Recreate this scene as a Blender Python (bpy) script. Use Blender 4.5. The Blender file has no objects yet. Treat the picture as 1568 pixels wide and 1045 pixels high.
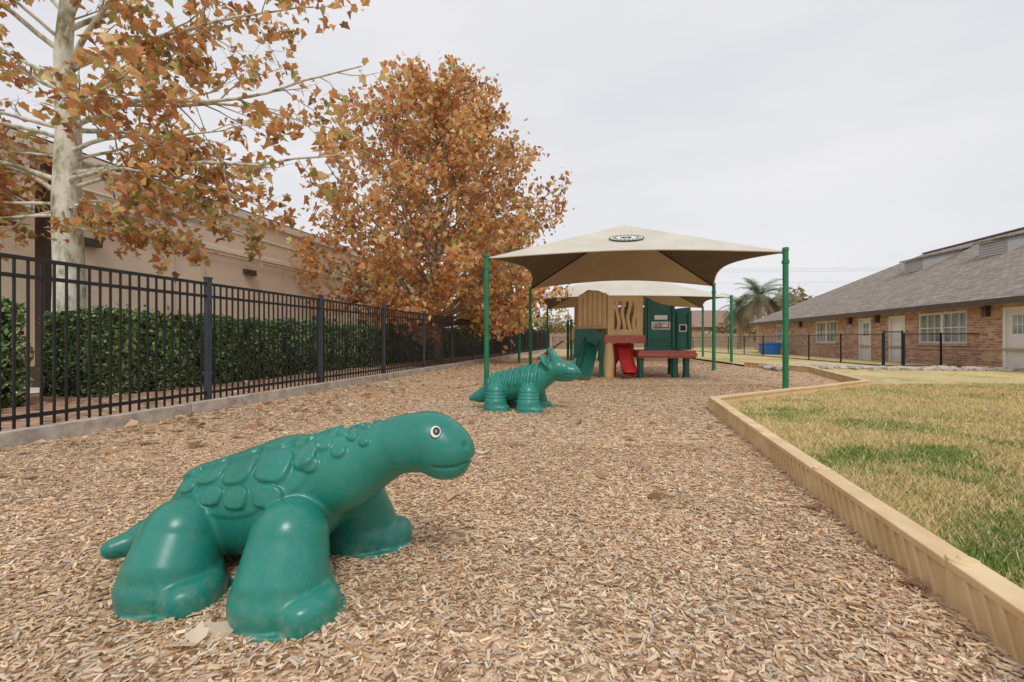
import bpy, math, random
import numpy as np
from mathutils import Vector, Matrix
random.seed(4)
R = np.random.default_rng(7)
scene = bpy.context.scene
C = scene.collection

# ------------------------------------------------------------ helpers
def group(name, loc=(0,0,0), rz=0.0):
    e = bpy.data.objects.new(name, None); C.objects.link(e)
    e.location = loc; e.rotation_euler = (0,0,rz); e.empty_display_size = .2
    return e

def fast_mesh(name, V, F, mat, parent=None, smooth=False, col=None):
    V = np.asarray(V, dtype=np.float32); F = np.asarray(F, dtype=np.int32)
    me = bpy.data.meshes.new(name)
    me.vertices.add(len(V)); me.vertices.foreach_set('co', V.ravel())
    m, k = F.shape
    me.loops.add(m*k); me.loops.foreach_set('vertex_index', F.ravel())
    me.polygons.add(m); me.polygons.foreach_set('loop_start', np.arange(m, dtype=np.int32)*k)
    me.update(calc_edges=True)
    me.polygons.foreach_set('use_smooth', np.full(m, smooth))
    if col is not None:
        a = me.color_attributes.new('col', 'FLOAT_COLOR', 'POINT')
        c4 = np.ones((len(V),4), dtype=np.float32); c4[:,:3] = np.clip(col,0,.92)
        a.data.foreach_set('color', c4.ravel())
    me.materials.append(mat)
    o = bpy.data.objects.new(name, me); C.objects.link(o)
    if parent: o.parent = parent
    return o

class MB:
    def __init__(s): s.v=[]; s.f=[]
    def add(s, vs, fs):
        b=len(s.v); s.v += [tuple(p) for p in vs]; s.f += [tuple(i+b for i in f) for f in fs]
    def box(s, c, sz, rz=0, M=None):
        hx,hy,hz = sz[0]/2,sz[1]/2,sz[2]/2
        mm = M if M is not None else Matrix.Rotation(rz,4,'Z')
        vs=[]
        for x,y,z in [(-1,-1,-1),(1,-1,-1),(1,1,-1),(-1,1,-1),(-1,-1,1),(1,-1,1),(1,1,1),(-1,1,1)]:
            vs.append(mm @ Vector((x*hx,y*hy,z*hz)) + Vector(c))
        s.add(vs, [(0,3,2,1),(4,5,6,7),(0,1,5,4),(1,2,6,5),(2,3,7,6),(3,0,4,7)])
    def span(s, a, b):
        s.box([(a[i]+b[i])/2 for i in range(3)], [abs(b[i]-a[i]) for i in range(3)])
    def tube(s, pts, rads, n=8, caps=True):
        pts=[Vector(p) for p in pts]
        t0=(pts[1]-pts[0]).normalized()
        ref = Vector((1,0,0)) if abs(t0.x)<.8 else Vector((0,1,0))
        u=t0.cross(ref).normalized(); vs=[]; fs=[]
        for i,p in enumerate(pts):
            t=(pts[min(i+1,len(pts)-1)]-pts[max(i-1,0)]).normalized()
            u=(u-t*u.dot(t)).normalized(); w=t.cross(u)
            for k in range(n):
                a=2*math.pi*k/n
                vs.append(p+(u*math.cos(a)+w*math.sin(a))*rads[i])
        for i in range(len(pts)-1):
            for k in range(n):
                k2=(k+1)%n
                fs.append((i*n+k,i*n+k2,(i+1)*n+k2,(i+1)*n+k))
        if caps:
            fs.append(tuple(range(n-1,-1,-1))); b=(len(pts)-1)*n
            fs.append(tuple(b+k for k in range(n)))
        s.add(vs,fs)
    def cyl(s,p0,p1,r0,r1=None,n=14): s.tube([p0,p1],[r0,r0 if r1 is None else r1],n)
    def poly(s, pts, y0, y1, M=None):
        n=len(pts); vs=[Vector((x,y0,z)) for x,z in pts]+[Vector((x,y1,z)) for x,z in pts]
        if M is not None: vs=[M@p for p in vs]
        fs=[tuple(range(n)), tuple(range(2*n-1,n-1,-1))]
        for i in range(n):
            j=(i+1)%n; fs.append((j,i,n+i,n+j))
        s.add(vs,fs)
    def obj(s,name,mat,parent=None,bevel=0,smooth=False,seg=2):
        me=bpy.data.meshes.new(name); me.from_pydata(s.v,[],s.f); me.update()
        me.materials.append(mat)
        o=bpy.data.objects.new(name,me); C.objects.link(o)
        if parent: o.parent=parent
        if smooth:
            for p in me.polygons: p.use_smooth=True
        if bevel:
            b=o.modifiers.new('bevel','BEVEL'); b.width=bevel; b.segments=seg; b.limit_method='ANGLE'; b.angle_limit=math.radians(40)
            for p in me.polygons: p.use_smooth=True
            w=o.modifiers.new('wn','WEIGHTED_NORMAL')
        return o

def vnoise(x,y,scale,seed=0):
    g=np.random.default_rng(seed).random((64,64))
    x=np.asarray(x)*scale+100.3; y=np.asarray(y)*scale+57.7
    xi=np.floor(x).astype(int); yi=np.floor(y).astype(int); fx=x-xi; fy=y-yi
    fx=fx*fx*(3-2*fx); fy=fy*fy*(3-2*fy)
    a=g[xi%64,yi%64]; b=g[(xi+1)%64,yi%64]; c=g[xi%64,(yi+1)%64]; d=g[(xi+1)%64,(yi+1)%64]
    return (a*(1-fx)+b*fx)*(1-fy)+(c*(1-fx)+d*fx)*fy
def fbm(x,y,s,seed=0):
    return .55*vnoise(x,y,s,seed)+.3*vnoise(x,y,s*2.1,seed+1)+.15*vnoise(x,y,s*4.3,seed+2)

# ------------------------------------------------------------ materials
def newmat(name):
    m=bpy.data.materials.new(name); m.use_nodes=True
    nt=m.node_tree; return m,nt,nt.nodes['Principled BSDF']
def ramp(nt, fac, stops):
    r=nt.nodes.new('ShaderNodeValToRGB'); e=r.color_ramp.elements
    while len(e)<len(stops): e.new(.5)
    for el,(p,c) in zip(e,stops): el.position=p; el.color=(*c,1)
    nt.links.new(fac,r.inputs[0]); return r.outputs[0]
def noise(nt, scale, detail=4, vec=None, rough=.55, out='Fac'):
    n=nt.nodes.new('ShaderNodeTexNoise'); n.inputs['Scale'].default_value=scale
    n.inputs['Detail'].default_value=detail; n.inputs['Roughness'].default_value=rough
    if vec is None:
        tc=nt.nodes.new('ShaderNodeTexCoord'); vec=tc.outputs['Object']
    nt.links.new(vec,n.inputs['Vector']); return n.outputs[out]
def bump(nt,p,h,strength,dist=.01):
    b=nt.nodes.new('ShaderNodeBump'); b.inputs['Strength'].default_value=strength; b.inputs['Distance'].default_value=dist
    nt.links.new(h,b.inputs['Height']); nt.links.new(b.outputs[0],p.inputs['Normal'])
def M(name, a, b=None, scale=4, rough=.6, bs=0, bscale=60, bdist=.004, metal=0, spec=.5, coat=0, lo=.35, hi=.65):
    m,nt,p=newmat(name)
    p.inputs['Base Color'].default_value=(*a,1); p.inputs['Roughness'].default_value=rough
    p.inputs['Metallic'].default_value=metal; p.inputs['Specular IOR Level'].default_value=spec
    p.inputs['Coat Weight'].default_value=coat
    if b is not None:
        nt.links.new(ramp(nt,noise(nt,scale,4),[(lo,a),(hi,b)]),p.inputs['Base Color'])
    if bs: bump(nt,p,noise(nt,bscale,3),bs,bdist)
    return m
def mixc(nt,fac,a,b,mode='MIX'):
    x=nt.nodes.new('ShaderNodeMix'); x.data_type='RGBA'; x.blend_type=mode
    if isinstance(fac,(int,float)): x.inputs[0].default_value=fac
    else: nt.links.new(fac,x.inputs[0])
    for s,i in ((a,6),(b,7)):
        if isinstance(s,tuple): x.inputs[i].default_value=(*s,1)
        else: nt.links.new(s,x.inputs[i])
    return x.outputs[2]
def attrmat(name, rough=.7, transl=0.0, nscale=0, spec=.3, bs=0):
    m,nt,p=newmat(name)
    a=nt.nodes.new('ShaderNodeAttribute'); a.attribute_name='col'; c=a.outputs['Color']
    if nscale:
        f=ramp(nt,noise(nt,nscale,4),[(.3,(.62,.62,.62)),(.7,(1.25,1.25,1.25))])
        c=mixc(nt,1.0,c,f,'MULTIPLY')
    nt.links.new(c,p.inputs['Base Color']); p.inputs['Roughness'].default_value=rough
    p.inputs['Specular IOR Level'].default_value=spec
    if bs: bump(nt,p,noise(nt,nscale*2,3),bs,.01)
    if transl:
        t=nt.nodes.new('ShaderNodeBsdfTranslucent'); nt.links.new(c,t.inputs[0])
        mx=nt.nodes.new('ShaderNodeMixShader'); mx.inputs[0].default_value=transl
        nt.links.new(p.outputs[0],mx.inputs[1]); nt.links.new(t.outputs[0],mx.inputs[2])
        nt.links.new(mx.outputs[0],nt.nodes['Material Output'].inputs[0])
    return m

mBlack=M('black_metal',(.012,.013,.015),None,rough=.42)
mGreenPost=M('green_powder_coat',(.012,.17,.075),(.018,.22,.10),3,.36)

def plastic(name,a,b,dustc,dz=.16,ds=.75):
    m,nt,p=newmat(name)
    base=ramp(nt,noise(nt,2.2,6),[(.35,a),(.65,b)])
    tc=nt.nodes.new('ShaderNodeTexCoord'); s=nt.nodes.new('ShaderNodeSeparateXYZ'); nt.links.new(tc.outputs['Object'],s.inputs[0])
    mr=nt.nodes.new('ShaderNodeMapRange'); mr.inputs['From Min'].default_value=0; mr.inputs['From Max'].default_value=dz; mr.inputs['To Min'].default_value=ds; mr.inputs['To Max'].default_value=.14
    nt.links.new(s.outputs[2],mr.inputs['Value'])
    n2=ramp(nt,noise(nt,26,7,None,.7),[(.45,(0,0,0)),(.72,(1,1,1))])
    mm=nt.nodes.new('ShaderNodeMath'); mm.operation='MULTIPLY'; nt.links.new(mr.outputs[0],mm.inputs[0]); nt.links.new(n2,mm.inputs[1])
    nt.links.new(mixc(nt,mm.outputs[0],base,dustc),p.inputs['Base Color'])
    r=ramp(nt,noise(nt,9,6),[(.3,(.24,.24,.24)),(.7,(.40,.40,.40))]); nt.links.new(r,p.inputs['Roughness'])
    bump(nt,p,noise(nt,220,3),.10,.0012)
    return m
mTeal=plastic('teal_rotomold_plastic',(.010,.190,.145),(.020,.245,.188),(.24,.31,.23))
mTeal2=M('green_rotomold_plastic',(.010,.105,.075),(.016,.135,.095),3,.4,bs=.1,bscale=200,bdist=.001)
mTanP=M('tan_plastic',(.64,.41,.19),(.72,.49,.25),3,.5,bs=.15,bscale=180,bdist=.001)
mBorder=M('border_plastic',(.64,.45,.235),(.78,.59,.34),4,.55,bs=.25,bscale=90,bdist=.002)
mRed=M('red_plastic',(.50,.03,.03),(.58,.05,.04),3,.42)
mRedDeck=M('faded_red_deck',(.45,.11,.08),(.52,.16,.12),6,.6)
mWhite=M('white_paint',(.80,.80,.78),(.74,.74,.72),3,.5)
mEyeB=M('black_eye_paint',(.01,.01,.012),None,rough=.25)
mEyeW=M('white_eye_paint',(.75,.74,.7),None,rough=.35)
mStucco=M('tan_stucco',(.70,.565,.43),(.77,.635,.50),.6,.9,bs=.3,bscale=40,bdist=.01)
mStuccoTrim=M('stucco_trim',(.52,.41,.31),(.58,.46,.35),1,.9)
mStuccoPale=M('stucco_pale',(.80,.70,.58),(.74,.65,.53),1,.9)
mBrown=M('brown_paint',(.06,.035,.025),(.08,.05,.035),4,.5)
mWood=M('weathered_timber',(.34,.29,.24),(.56,.50,.43),7,.85,bs=.5,bscale=40,bdist=.006)
mConcrete=M('concrete',(.62,.60,.56),(.70,.68,.64),3,.9)
mGlass=M('window_glass',(.16,.18,.17),(.40,.42,.40),1.2,.08)
mBlue=M('blue_plastic',(.01,.13,.5),(.02,.16,.55),3,.4)
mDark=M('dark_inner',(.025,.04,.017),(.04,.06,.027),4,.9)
mRock=M('rock',(.42,.36,.30),(.6,.54,.48),9,.9,bs=.6,bscale=20,bdist=.02)
mLeaf=attrmat('leaf',.55,.40)
mHedge=attrmat('hedge_leaf',.36,0,spec=.5)
mGrass=attrmat('grass',.8,0)
mLawn=attrmat('lawn',.95,0,nscale=22,bs=.6)
mChips=attrmat('wood_chip',.85,0)
mFoliageFar=attrmat('far_foliage',.8,0)

m,nt,p=newmat('sycamore_bark'); mBark=m
tc=nt.nodes.new('ShaderNodeTexCoord'); mp=nt.nodes.new('ShaderNodeMapping'); mp.inputs['Scale'].default_value=(1,1,.45)
nt.links.new(tc.outputs['Object'],mp.inputs[0])
c1=ramp(nt,noise(nt,6.5,8,mp.outputs[0],.65),[(.36,(.26,.23,.15)),(.44,(.46,.44,.32)),(.52,(.66,.64,.53)),(.66,(.78,.76,.68))])
nt.links.new(c1,p.inputs['Base Color']); p.inputs['Roughness'].default_value=.8
bump(nt,p,noise(nt,14,6,mp.outputs[0]),.5,.02)
mTwig=M('twig_bark',(.30,.25,.19),(.50,.44,.36),6,.85)
mTrunk2=M('brown_bark',(.24,.19,.14),(.44,.37,.30),6,.85)

m,nt,p=newmat('wood_mulch_ground'); mMulch=m
tc=nt.nodes.new('ShaderNodeTexCoord')
def vor(scale,rz,sx):
    mp=nt.nodes.new('ShaderNodeMapping'); mp.inputs['Rotation'].default_value=(0,0,rz); mp.inputs['Scale'].default_value=(sx,1,1)
    nt.links.new(tc.outputs['Object'],mp.inputs[0])
    v=nt.nodes.new('ShaderNodeTexVoronoi'); v.inputs['Scale'].default_value=scale
    nt.links.new(mp.outputs[0],v.inputs['Vector']); return v
v1=vor(58,.5,.45); v2=vor(50,2.1,.4)
sel=noise(nt,30,2,tc.outputs['Object'])
selr=ramp(nt,sel,[(.49,(0,0,0)),(.51,(1,1,1))])
rc=mixc(nt,selr,v1.outputs['Color'],v2.outputs['Color'])
sp=nt.nodes.new('ShaderNodeSeparateColor'); nt.links.new(rc,sp.inputs[0])
chipc=ramp(nt,sp.outputs[0],[(0,(.22,.14,.085)),(.3,(.46,.32,.20)),(.6,(.66,.48,.32)),(.85,(.78,.63,.46)),(1,(.63,.56,.48))])
big=ramp(nt,noise(nt,.55,4,tc.outputs['Object']),[(.38,(1.03,.91,.76)),(.62,(.97,.95,.92))])
cc=mixc(nt,1.0,chipc,big,'MULTIPLY')
nt.links.new(cc,p.inputs['Base Color']); p.inputs['Roughness'].default_value=.9; p.inputs['Specular IOR Level'].default_value=.2
bump(nt,p,sp.outputs[1],.7,.010)

def brickmat(name,c1,c2,mort,sc,bw,bh,ms,extra=None,rough=.9):
    m,nt,p=newmat(name)
    tc=nt.nodes.new('ShaderNodeTexCoord'); s=nt.nodes.new('ShaderNodeSeparateXYZ'); nt.links.new(tc.outputs['Object'],s.inputs[0])
    ad=nt.nodes.new('ShaderNodeMath'); ad.operation='ADD'
    cb=nt.nodes.new('ShaderNodeCombineXYZ')
    if extra=='roof':
        nt.links.new(s.outputs[0],cb.inputs[0]); nt.links.new(s.outputs[1],cb.inputs[1])
    else:
        nt.links.new(s.outputs[0],ad.inputs[0]); nt.links.new(s.outputs[1],ad.inputs[1])
        nt.links.new(ad.outputs[0],cb.inputs[0]); nt.links.new(s.outputs[2],cb.inputs[1])
    b=nt.nodes.new('ShaderNodeTexBrick'); b.inputs['Scale'].default_value=sc
    b.inputs['Brick Width'].default_value=bw; b.inputs['Row Height'].default_value=bh; b.inputs['Mortar Size'].default_value=ms
    b.inputs['Color1'].default_value=(*c1,1); b.inputs['Color2'].default_value=(*c2,1); b.inputs['Mortar'].default_value=(*mort,1)
    nt.links.new(cb.outputs[0],b.inputs['Vector'])
    f=ramp(nt,noise(nt,2.0,6,tc.outputs['Object'],.7),[(.3,(.78,.75,.72)),(.7,(1.2,1.2,1.2))])
    nt.links.new(mixc(nt,1.0,b.outputs['Color'],f,'MULTIPLY'),p.inputs['Base Color'])
    p.inputs['Roughness'].default_value=rough
    bump(nt,p,b.outputs['Fac'],-.4,.01)
    return m
mBrick=brickmat('brick',(.30,.135,.08),(.58,.36,.23),(.52,.44,.36),1,.24,.085,.008)
mShingle=brickmat('shingles',(.23,.195,.165),(.35,.305,.26),(.14,.12,.10),1,.32,.14,.012,'roof',.95)

def fabric(name,a,b,tc_,tl):
    m,nt,p=newmat(name)
    col=ramp(nt,noise(nt,1.3,5),[(.35,a),(.65,b)])
    nt.links.new(col,p.inputs['Base Color']); p.inputs['Roughness'].default_value=.9; p.inputs['Specular IOR Level'].default_value=.2
    tr=nt.nodes.new('ShaderNodeBsdfTranslucent'); tr.inputs[0].default_value=(*tc_,1)
    mx=nt.nodes.new('ShaderNodeMixShader'); mx.inputs[0].default_value=tl
    nt.links.new(p.outputs[0],mx.inputs[1]); nt.links.new(tr.outputs[0],mx.inputs[2])
    nt.links.new(mx.outputs[0],nt.nodes['Material Output'].inputs[0]); return m
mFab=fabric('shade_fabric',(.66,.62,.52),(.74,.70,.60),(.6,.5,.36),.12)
mUndShaded=fabric('shade_fabric_underside_shaded_tone',(.15,.115,.08),(.19,.15,.105),(.5,.38,.24),.10)  # underside of front and side panels, with the shade painted into the colour
mUndLit=fabric('shade_fabric_underside_lit_tone',(.60,.49,.35),(.68,.56,.41),(.7,.56,.38),.3)  # same cloth made lighter: daylight on the back panel painted into its colour

# ------------------------------------------------------------ layout lines
fx=lambda Y: -5.95+.2095*Y
BP=[(.75,-2.0),(2.94,6.8),(7.5,9.7),(9.45,14.4),(8.9,17.5),(9.6,24),(11.0,32)]
bY=np.array([q[1] for q in BP]); bX=np.array([q[0] for q in BP])
bx=lambda Y: np.interp(Y,bY,bX)

# ------------------------------------------------------------ ground sheets
def grid(name,Ys,xl,xr,nc,zf,mat,colf=None):
    Ys=np.asarray(Ys); t=np.linspace(0,1,nc)
    Yg=np.repeat(Ys[:,None],nc,1); Xg=xl(Ys)[:,None]*(1-t)+xr(Ys)[:,None]*t
    Z=zf(Xg,Yg); V=np.stack([Xg,Yg,Z],-1).reshape(-1,3)
    i=np.arange(len(Ys)-1)[:,None]*nc+np.arange(nc-1)[None]
    F=np.stack([i,i+1,i+nc+1,i+nc],-1).reshape(-1,4)
    return fast_mesh(name,V,F,mat,None,True,None if colf is None else colf(V[:,0],V[:,1]))
def greenness(x,y):
    n=fbm(x,y,1.1,3); n2=fbm(x,y,4.2,9)
    bias=.30*np.exp(-((y-3.75-.10*(x-3))/.5)**2)+.24*np.exp(-((y-6.3)/.5)**2-((x-3.9)/.9)**2)+.22*np.clip((2.9-y)/.8,0,1)+.06*np.clip((5-y)/2,0,1)
    return np.clip((n+bias+.6*(n2-.5)-.54)/.42,0,1)
def lawncol(x,y):
    g=(greenness(x,y)*.85)[:,None]; n2=fbm(x,y,3.2,19); n3=fbm(x,y,.5,29)[:,None]
    st=np.array([.56,.43,.19]); st2=np.array([.70,.56,.29]); gr=np.array([.22,.29,.075])
    k=n2[:,None]
    return ((st*(1-k)+st2*k)*(1-g)+gr*g)*(.82+.36*n3)
zm=lambda X,Y: .004+.028*fbm(X,Y,1.3,20)+.008*vnoise(X,Y,9,21)
Ys=np.concatenate([np.arange(-2,8,.08),np.arange(8,32.01,.4)])
grid('mulch_ground',Ys,lambda Y:fx(Y)+.05,lambda Y:bx(Y)+.02,90,zm,mMulch)
zl=lambda X,Y:.075+.02*fbm(X,Y,.5,33)
grid('lawn',np.concatenate([np.arange(-2,10,.1),np.arange(10,60,.4)]),lambda Y:bx(Y)+.06,lambda Y:bx(Y)*0+60,300,zl,mLawn,lawncol)
m,nt,p=newmat('ground_soil'); mGround=m
nt.links.new(ramp(nt,noise(nt,.35,8),[(.35,(.40,.30,.17)),(.5,(.54,.43,.22)),(.65,(.36,.36,.14))]),p.inputs['Base Color']); p.inputs['Roughness'].default_value=.95
fast_mesh('ground',[(-600,-200,-.03),(600,-200,-.03),(600,900,-.03),(-600,900,-.03)],[(0,1,2,3)],mGround)
mBed=M('bed_soil',(.28,.17,.11),(.55,.37,.24),6,.95,bs=.7,bscale=30,bdist=.02)
grid('planting_bed',np.arange(0,50,.5),lambda Y:fx(Y)-4.6,lambda Y:fx(Y)+.05,24,lambda X,Y:.02+.05*fbm(X,Y,1.2,50),mBed)
grid('walkway',np.arange(0,50,1.),lambda Y:fx(Y)-6.2,lambda Y:fx(Y)-4.6,3,lambda X,Y:X*0+.07,mConcrete)

# ------------------------------------------------------------ wood chips
pal=np.array([(.76,.57,.38),(.60,.41,.26),(.84,.70,.51),(.32,.20,.125),(.67,.58,.48),(.78,.63,.45),(.46,.31,.20),(.88,.77,.60),(.57,.50,.43)])
def chips(n,y0,y1,lmin,lmax,full,spread=1.3):
    y=y0+(y1-y0)*R.random(n)**.8
    xa=np.maximum(fx(y)+.2,-spread*y); xb=np.minimum(bx(y)-.02,spread*y); x=xa+R.random(n)*(xb-xa)
    z=zm(x,y)+.003+R.random(n)*.008
    L=R.uniform(lmin,lmax,n)/2*R.uniform(.6,1.3,n); W=R.uniform(.14,.36,n)*L+.001; T=np.full(n,.0016)
    yaw=R.random(n)*6.283; pit=R.normal(0,.18,n); rol=R.normal(0,.26,n)
    cy,sy=np.cos(yaw),np.sin(yaw)
    ax=np.stack([cy*np.cos(pit),sy*np.cos(pit),np.sin(pit)],-1)
    ay=np.stack([-sy*np.cos(rol),cy*np.cos(rol),np.sin(rol)],-1)
    az=np.cross(ax,ay); c=np.stack([x,y,z],-1)
    col=pal[R.integers(0,len(pal),n)]*R.uniform(.72,1.12,(n,1))
    warm=np.clip(fbm(x,y,.55,77)+.30*np.clip((y-6.5)/5,0,1)+.12*np.clip((-x-1)/2,0,1),0,1)[:,None]; col=col*(np.array([1.03,.89,.73])*warm+np.array([.95,.94,.92])*(1-warm))
    col=col*(.84+.28*fbm(x,y,2.2,15))[:,None]
    if full:
        sg=[(-1,-.5,-1),(1,-.9,-1),(1,.6,-1),(-1,1,-1),(-1,-.5,1),(1,-.9,1),(1,.6,1),(-1,1,1)]
        fc=[(4,5,6,7),(0,1,5,4),(1,2,6,5),(2,3,7,6),(3,0,4,7)]
    else:
        sg=[(-1,-.6,0),(1,-.9,0),(1,.7,0),(-1,1,0)]; fc=[(0,1,2,3)]
    k=len(sg)
    V=np.stack([c+ax*(L*a)[:,None]+ay*(W*b)[:,None]+az*(T*d)[:,None] for a,b,d in sg],1)
    F=(np.array(fc)[None]+(np.arange(n)*k)[:,None,None]).reshape(-1,4)
    return V.reshape(-1,3),F,np.repeat(col,k,0)
g=group('wood_chips')
for nm,a in (('near_chips',chips(72000,1.15,4.6,.012,.040,True)),('mid_chips',chips(75000,4.4,10.5,.020,.052,False,1.15)),('far_chips',chips(24000,10.3,22,.04,.09,False,1.0))):
    fast_mesh(nm,a[0],a[1],mChips,g,False,a[2])

# grass blades
n=120000
y=1.4+8.5*R.random(n)**1.35; x=bx(y)+.07+R.random(n)**.9*(1.25*y+.4-bx(y)); x=np.where(x<bx(y)+.07,bx(y)+.07,x)
h=R.uniform(.018,.05,n)*(.8+.6*fbm(x,y,3,5)); w=R.uniform(.0018,.004,n)*(1+y*.12)
a=R.random(n)*6.283; la=R.random(n)*6.283; ll=R.uniform(.3,1.3,n)*h
z=zl(x,y)-.003
V=np.stack([np.stack([x-np.cos(a)*w,y-np.sin(a)*w,z],-1),np.stack([x+np.cos(a)*w,y+np.sin(a)*w,z],-1),
  np.stack([x+np.cos(la)*ll,y+np.sin(la)*ll,z+h],-1)],1).reshape(-1,3)
gp=greenness(x,y)*.78+.07; gm=R.random(n)<gp
gc=np.where(gm[:,None],np.array([.21,.30,.07]),np.array([.68,.54,.27]))*R.uniform(.60,1.25,(n,1))
fast_mesh('grass',V,np.arange(3*n).reshape(-1,3),mGrass,None,False,np.repeat(gc,3,0))

# ------------------------------------------------------------ border timbers
g=group('playground_border'); mb=MB(); cap=MB()
def seg(p,q,first):
    p=Vector((p[0],p[1],0)); q=Vector((q[0],q[1],0)); d=(q-p); L=d.length; a=math.atan2(d.y,d.x); d.normalize(); nn=Vector((-d.y,d.x,0))
    c=(p+q)/2+nn*-.055
    hj=random.uniform(-.006,.006)
    mb.box((c.x,c.y,.075+hj),(L-.03,.085,.17),a)
    cap.box((c.x,c.y,.182+hj),(L-.014,.115,.036),a)
    cap.cyl(Vector((p.x,p.y,.0))-nn*.055,Vector((p.x,p.y,.206))-nn*.055,.054,.052,18)
    cap.cyl(Vector((p.x,p.y,.20))-nn*.055,Vector((p.x,p.y,.213))-nn*.055,.022,.018,12)
    for s in (1,-1):
        k=.10
        while k<L-.08:
            cc=p+d*k+nn*(-.055+s*.045)
            Mx=Matrix.Rotation(a,4,'Z')@Matrix.Rotation(.42,4,'Y')
            mb.box((cc.x,cc.y,.082),(.024,.022,.185),M=Mx); k+=.082
pl=BP[:5]
for i in range(len(pl)-1):
    p0=Vector(pl[i]); p1=Vector(pl[i+1]); L=(p1-p0).length; k=max(1,round(L/1.22))
    for j in range(k): seg(p0.lerp(p1,j/k),p0.lerp(p1,(j+1)/k),j==0)
mb.obj('ribbed_sides',mBorder,g,.004); cap.obj('top_caps',mBorder,g,.010,seg=3)

g=group('timber_kerb'); mb=MB(); Y=1.5; a=math.atan2(1,.2095)
while Y<48:
    c=Y+1.2; mb.box((fx(c)+.16,c,.075+random.uniform(-.008,.008)),(2.44,.12,.20),a+random.uniform(-.004,.004)); Y+=2.395
mb.obj('timbers',mWood,g,.012)

# ------------------------------------------------------------ iron fence
g=group('iron_fence'); mb=MB(); posts=MB()
ys=[6.78+2.66*i for i in range(-2,16)]
for Y in ys:
    posts.box((fx(Y),Y,.98),(.075,.075,1.96),a); posts.box((fx(Y),Y,1.972),(.092,.092,.03),a)
for A,B in zip(ys[:-1],ys[1:]):
    c=(A+B)/2; L=(B-A)*math.sqrt(1+.2095**2)
    for zz in (1.885,1.70,.27): mb.box((fx(c),c,zz),(L-.07,.034,.040),a)
    for k in range(1,24):
        Yp=A+(B-A)*k/24; mb.box((fx(Yp),Yp,1.02),(.020,.020,1.77),a)
posts.obj('fence_posts',M('post_metal',(.035,.045,.060),(.05,.06,.08),5,.45),g,.004); mb.obj('rails_and_pickets',mBlack,g)

# ------------------------------------------------------------ hedges
def hedge(name,Y0,Y1,off,depth,h,n,lsz):
    g=group(name); aL=math.sqrt(1+.2095**2); d=np.array([.2095,1])/aL; nr=np.array([-1,.2095])/aL
    p0=np.array([off+.2095*Y0,Y0]); L=(Y1-Y0)*aL
    mbx=MB(); c=p0+d*L/2+nr*depth/2
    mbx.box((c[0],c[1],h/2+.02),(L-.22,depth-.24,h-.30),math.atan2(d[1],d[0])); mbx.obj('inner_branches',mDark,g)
    s=R.random(n)**1.25*L; f=R.random(n)
    front=f<.55; top=(f>=.55)&(f<.85)
    u=np.where(front,0,R.random(n)*depth); zz=np.where(top,h,R.random(n)*h)
    ends=f>=.85; s=np.where(ends,np.where(R.random(n)<.6,0,L),s)
    shrub=np.abs(np.sin(s*math.pi/1.15+.6*np.sin(s*.9)))**.5
    bumpn=.22*(fbm(s,zz+u,1.7,int(Y0))-.5)+.10*(vnoise(s,zz+u,7,3)-.5)+.12*(shrub-.75)
    u=np.where(front,u-bumpn+R.random(n)*.12,u); zz=np.where(top,zz+bumpn*1.2-R.random(n)*.08+(R.random(n)<.04)*R.random(n)*.14,zz)
    s=np.where(ends,s+np.where(s<.1,-1,1)*bumpn,s)
    zz=np.maximum(zz,.06)
    c3=np.concatenate([p0+d*s[:,None]+nr*u[:,None],zz[:,None]],1)
    e1=R.normal(size=(n,3)); e1/=np.linalg.norm(e1,axis=1)[:,None]; e2=np.cross(e1,R.normal(size=(n,3))); e2/=np.linalg.norm(e2,axis=1)[:,None]
    sz=lsz*R.uniform(.6,1.3,(n,1))
    V=np.stack([c3-e1*sz,c3+e2*sz*.5,c3+e1*sz,c3-e2*sz*.5],1).reshape(-1,3)
    F=np.arange(4*n).reshape(-1,4)
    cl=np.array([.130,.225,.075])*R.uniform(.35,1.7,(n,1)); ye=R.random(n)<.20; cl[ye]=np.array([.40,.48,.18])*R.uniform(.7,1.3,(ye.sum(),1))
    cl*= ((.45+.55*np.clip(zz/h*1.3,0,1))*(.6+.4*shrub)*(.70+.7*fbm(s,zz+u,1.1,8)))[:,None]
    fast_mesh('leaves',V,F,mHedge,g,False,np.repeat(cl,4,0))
hedge('hedge',4.2,6.95,-8.88,1.1,1.6,15000,.050)
hedge('hedge.001',7.85,18.5,-8.88,1.2,1.55,52000,.053)
hedge('hedge.002',19.6,46,-8.75,1.3,1.65,38000,.08)

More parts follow.
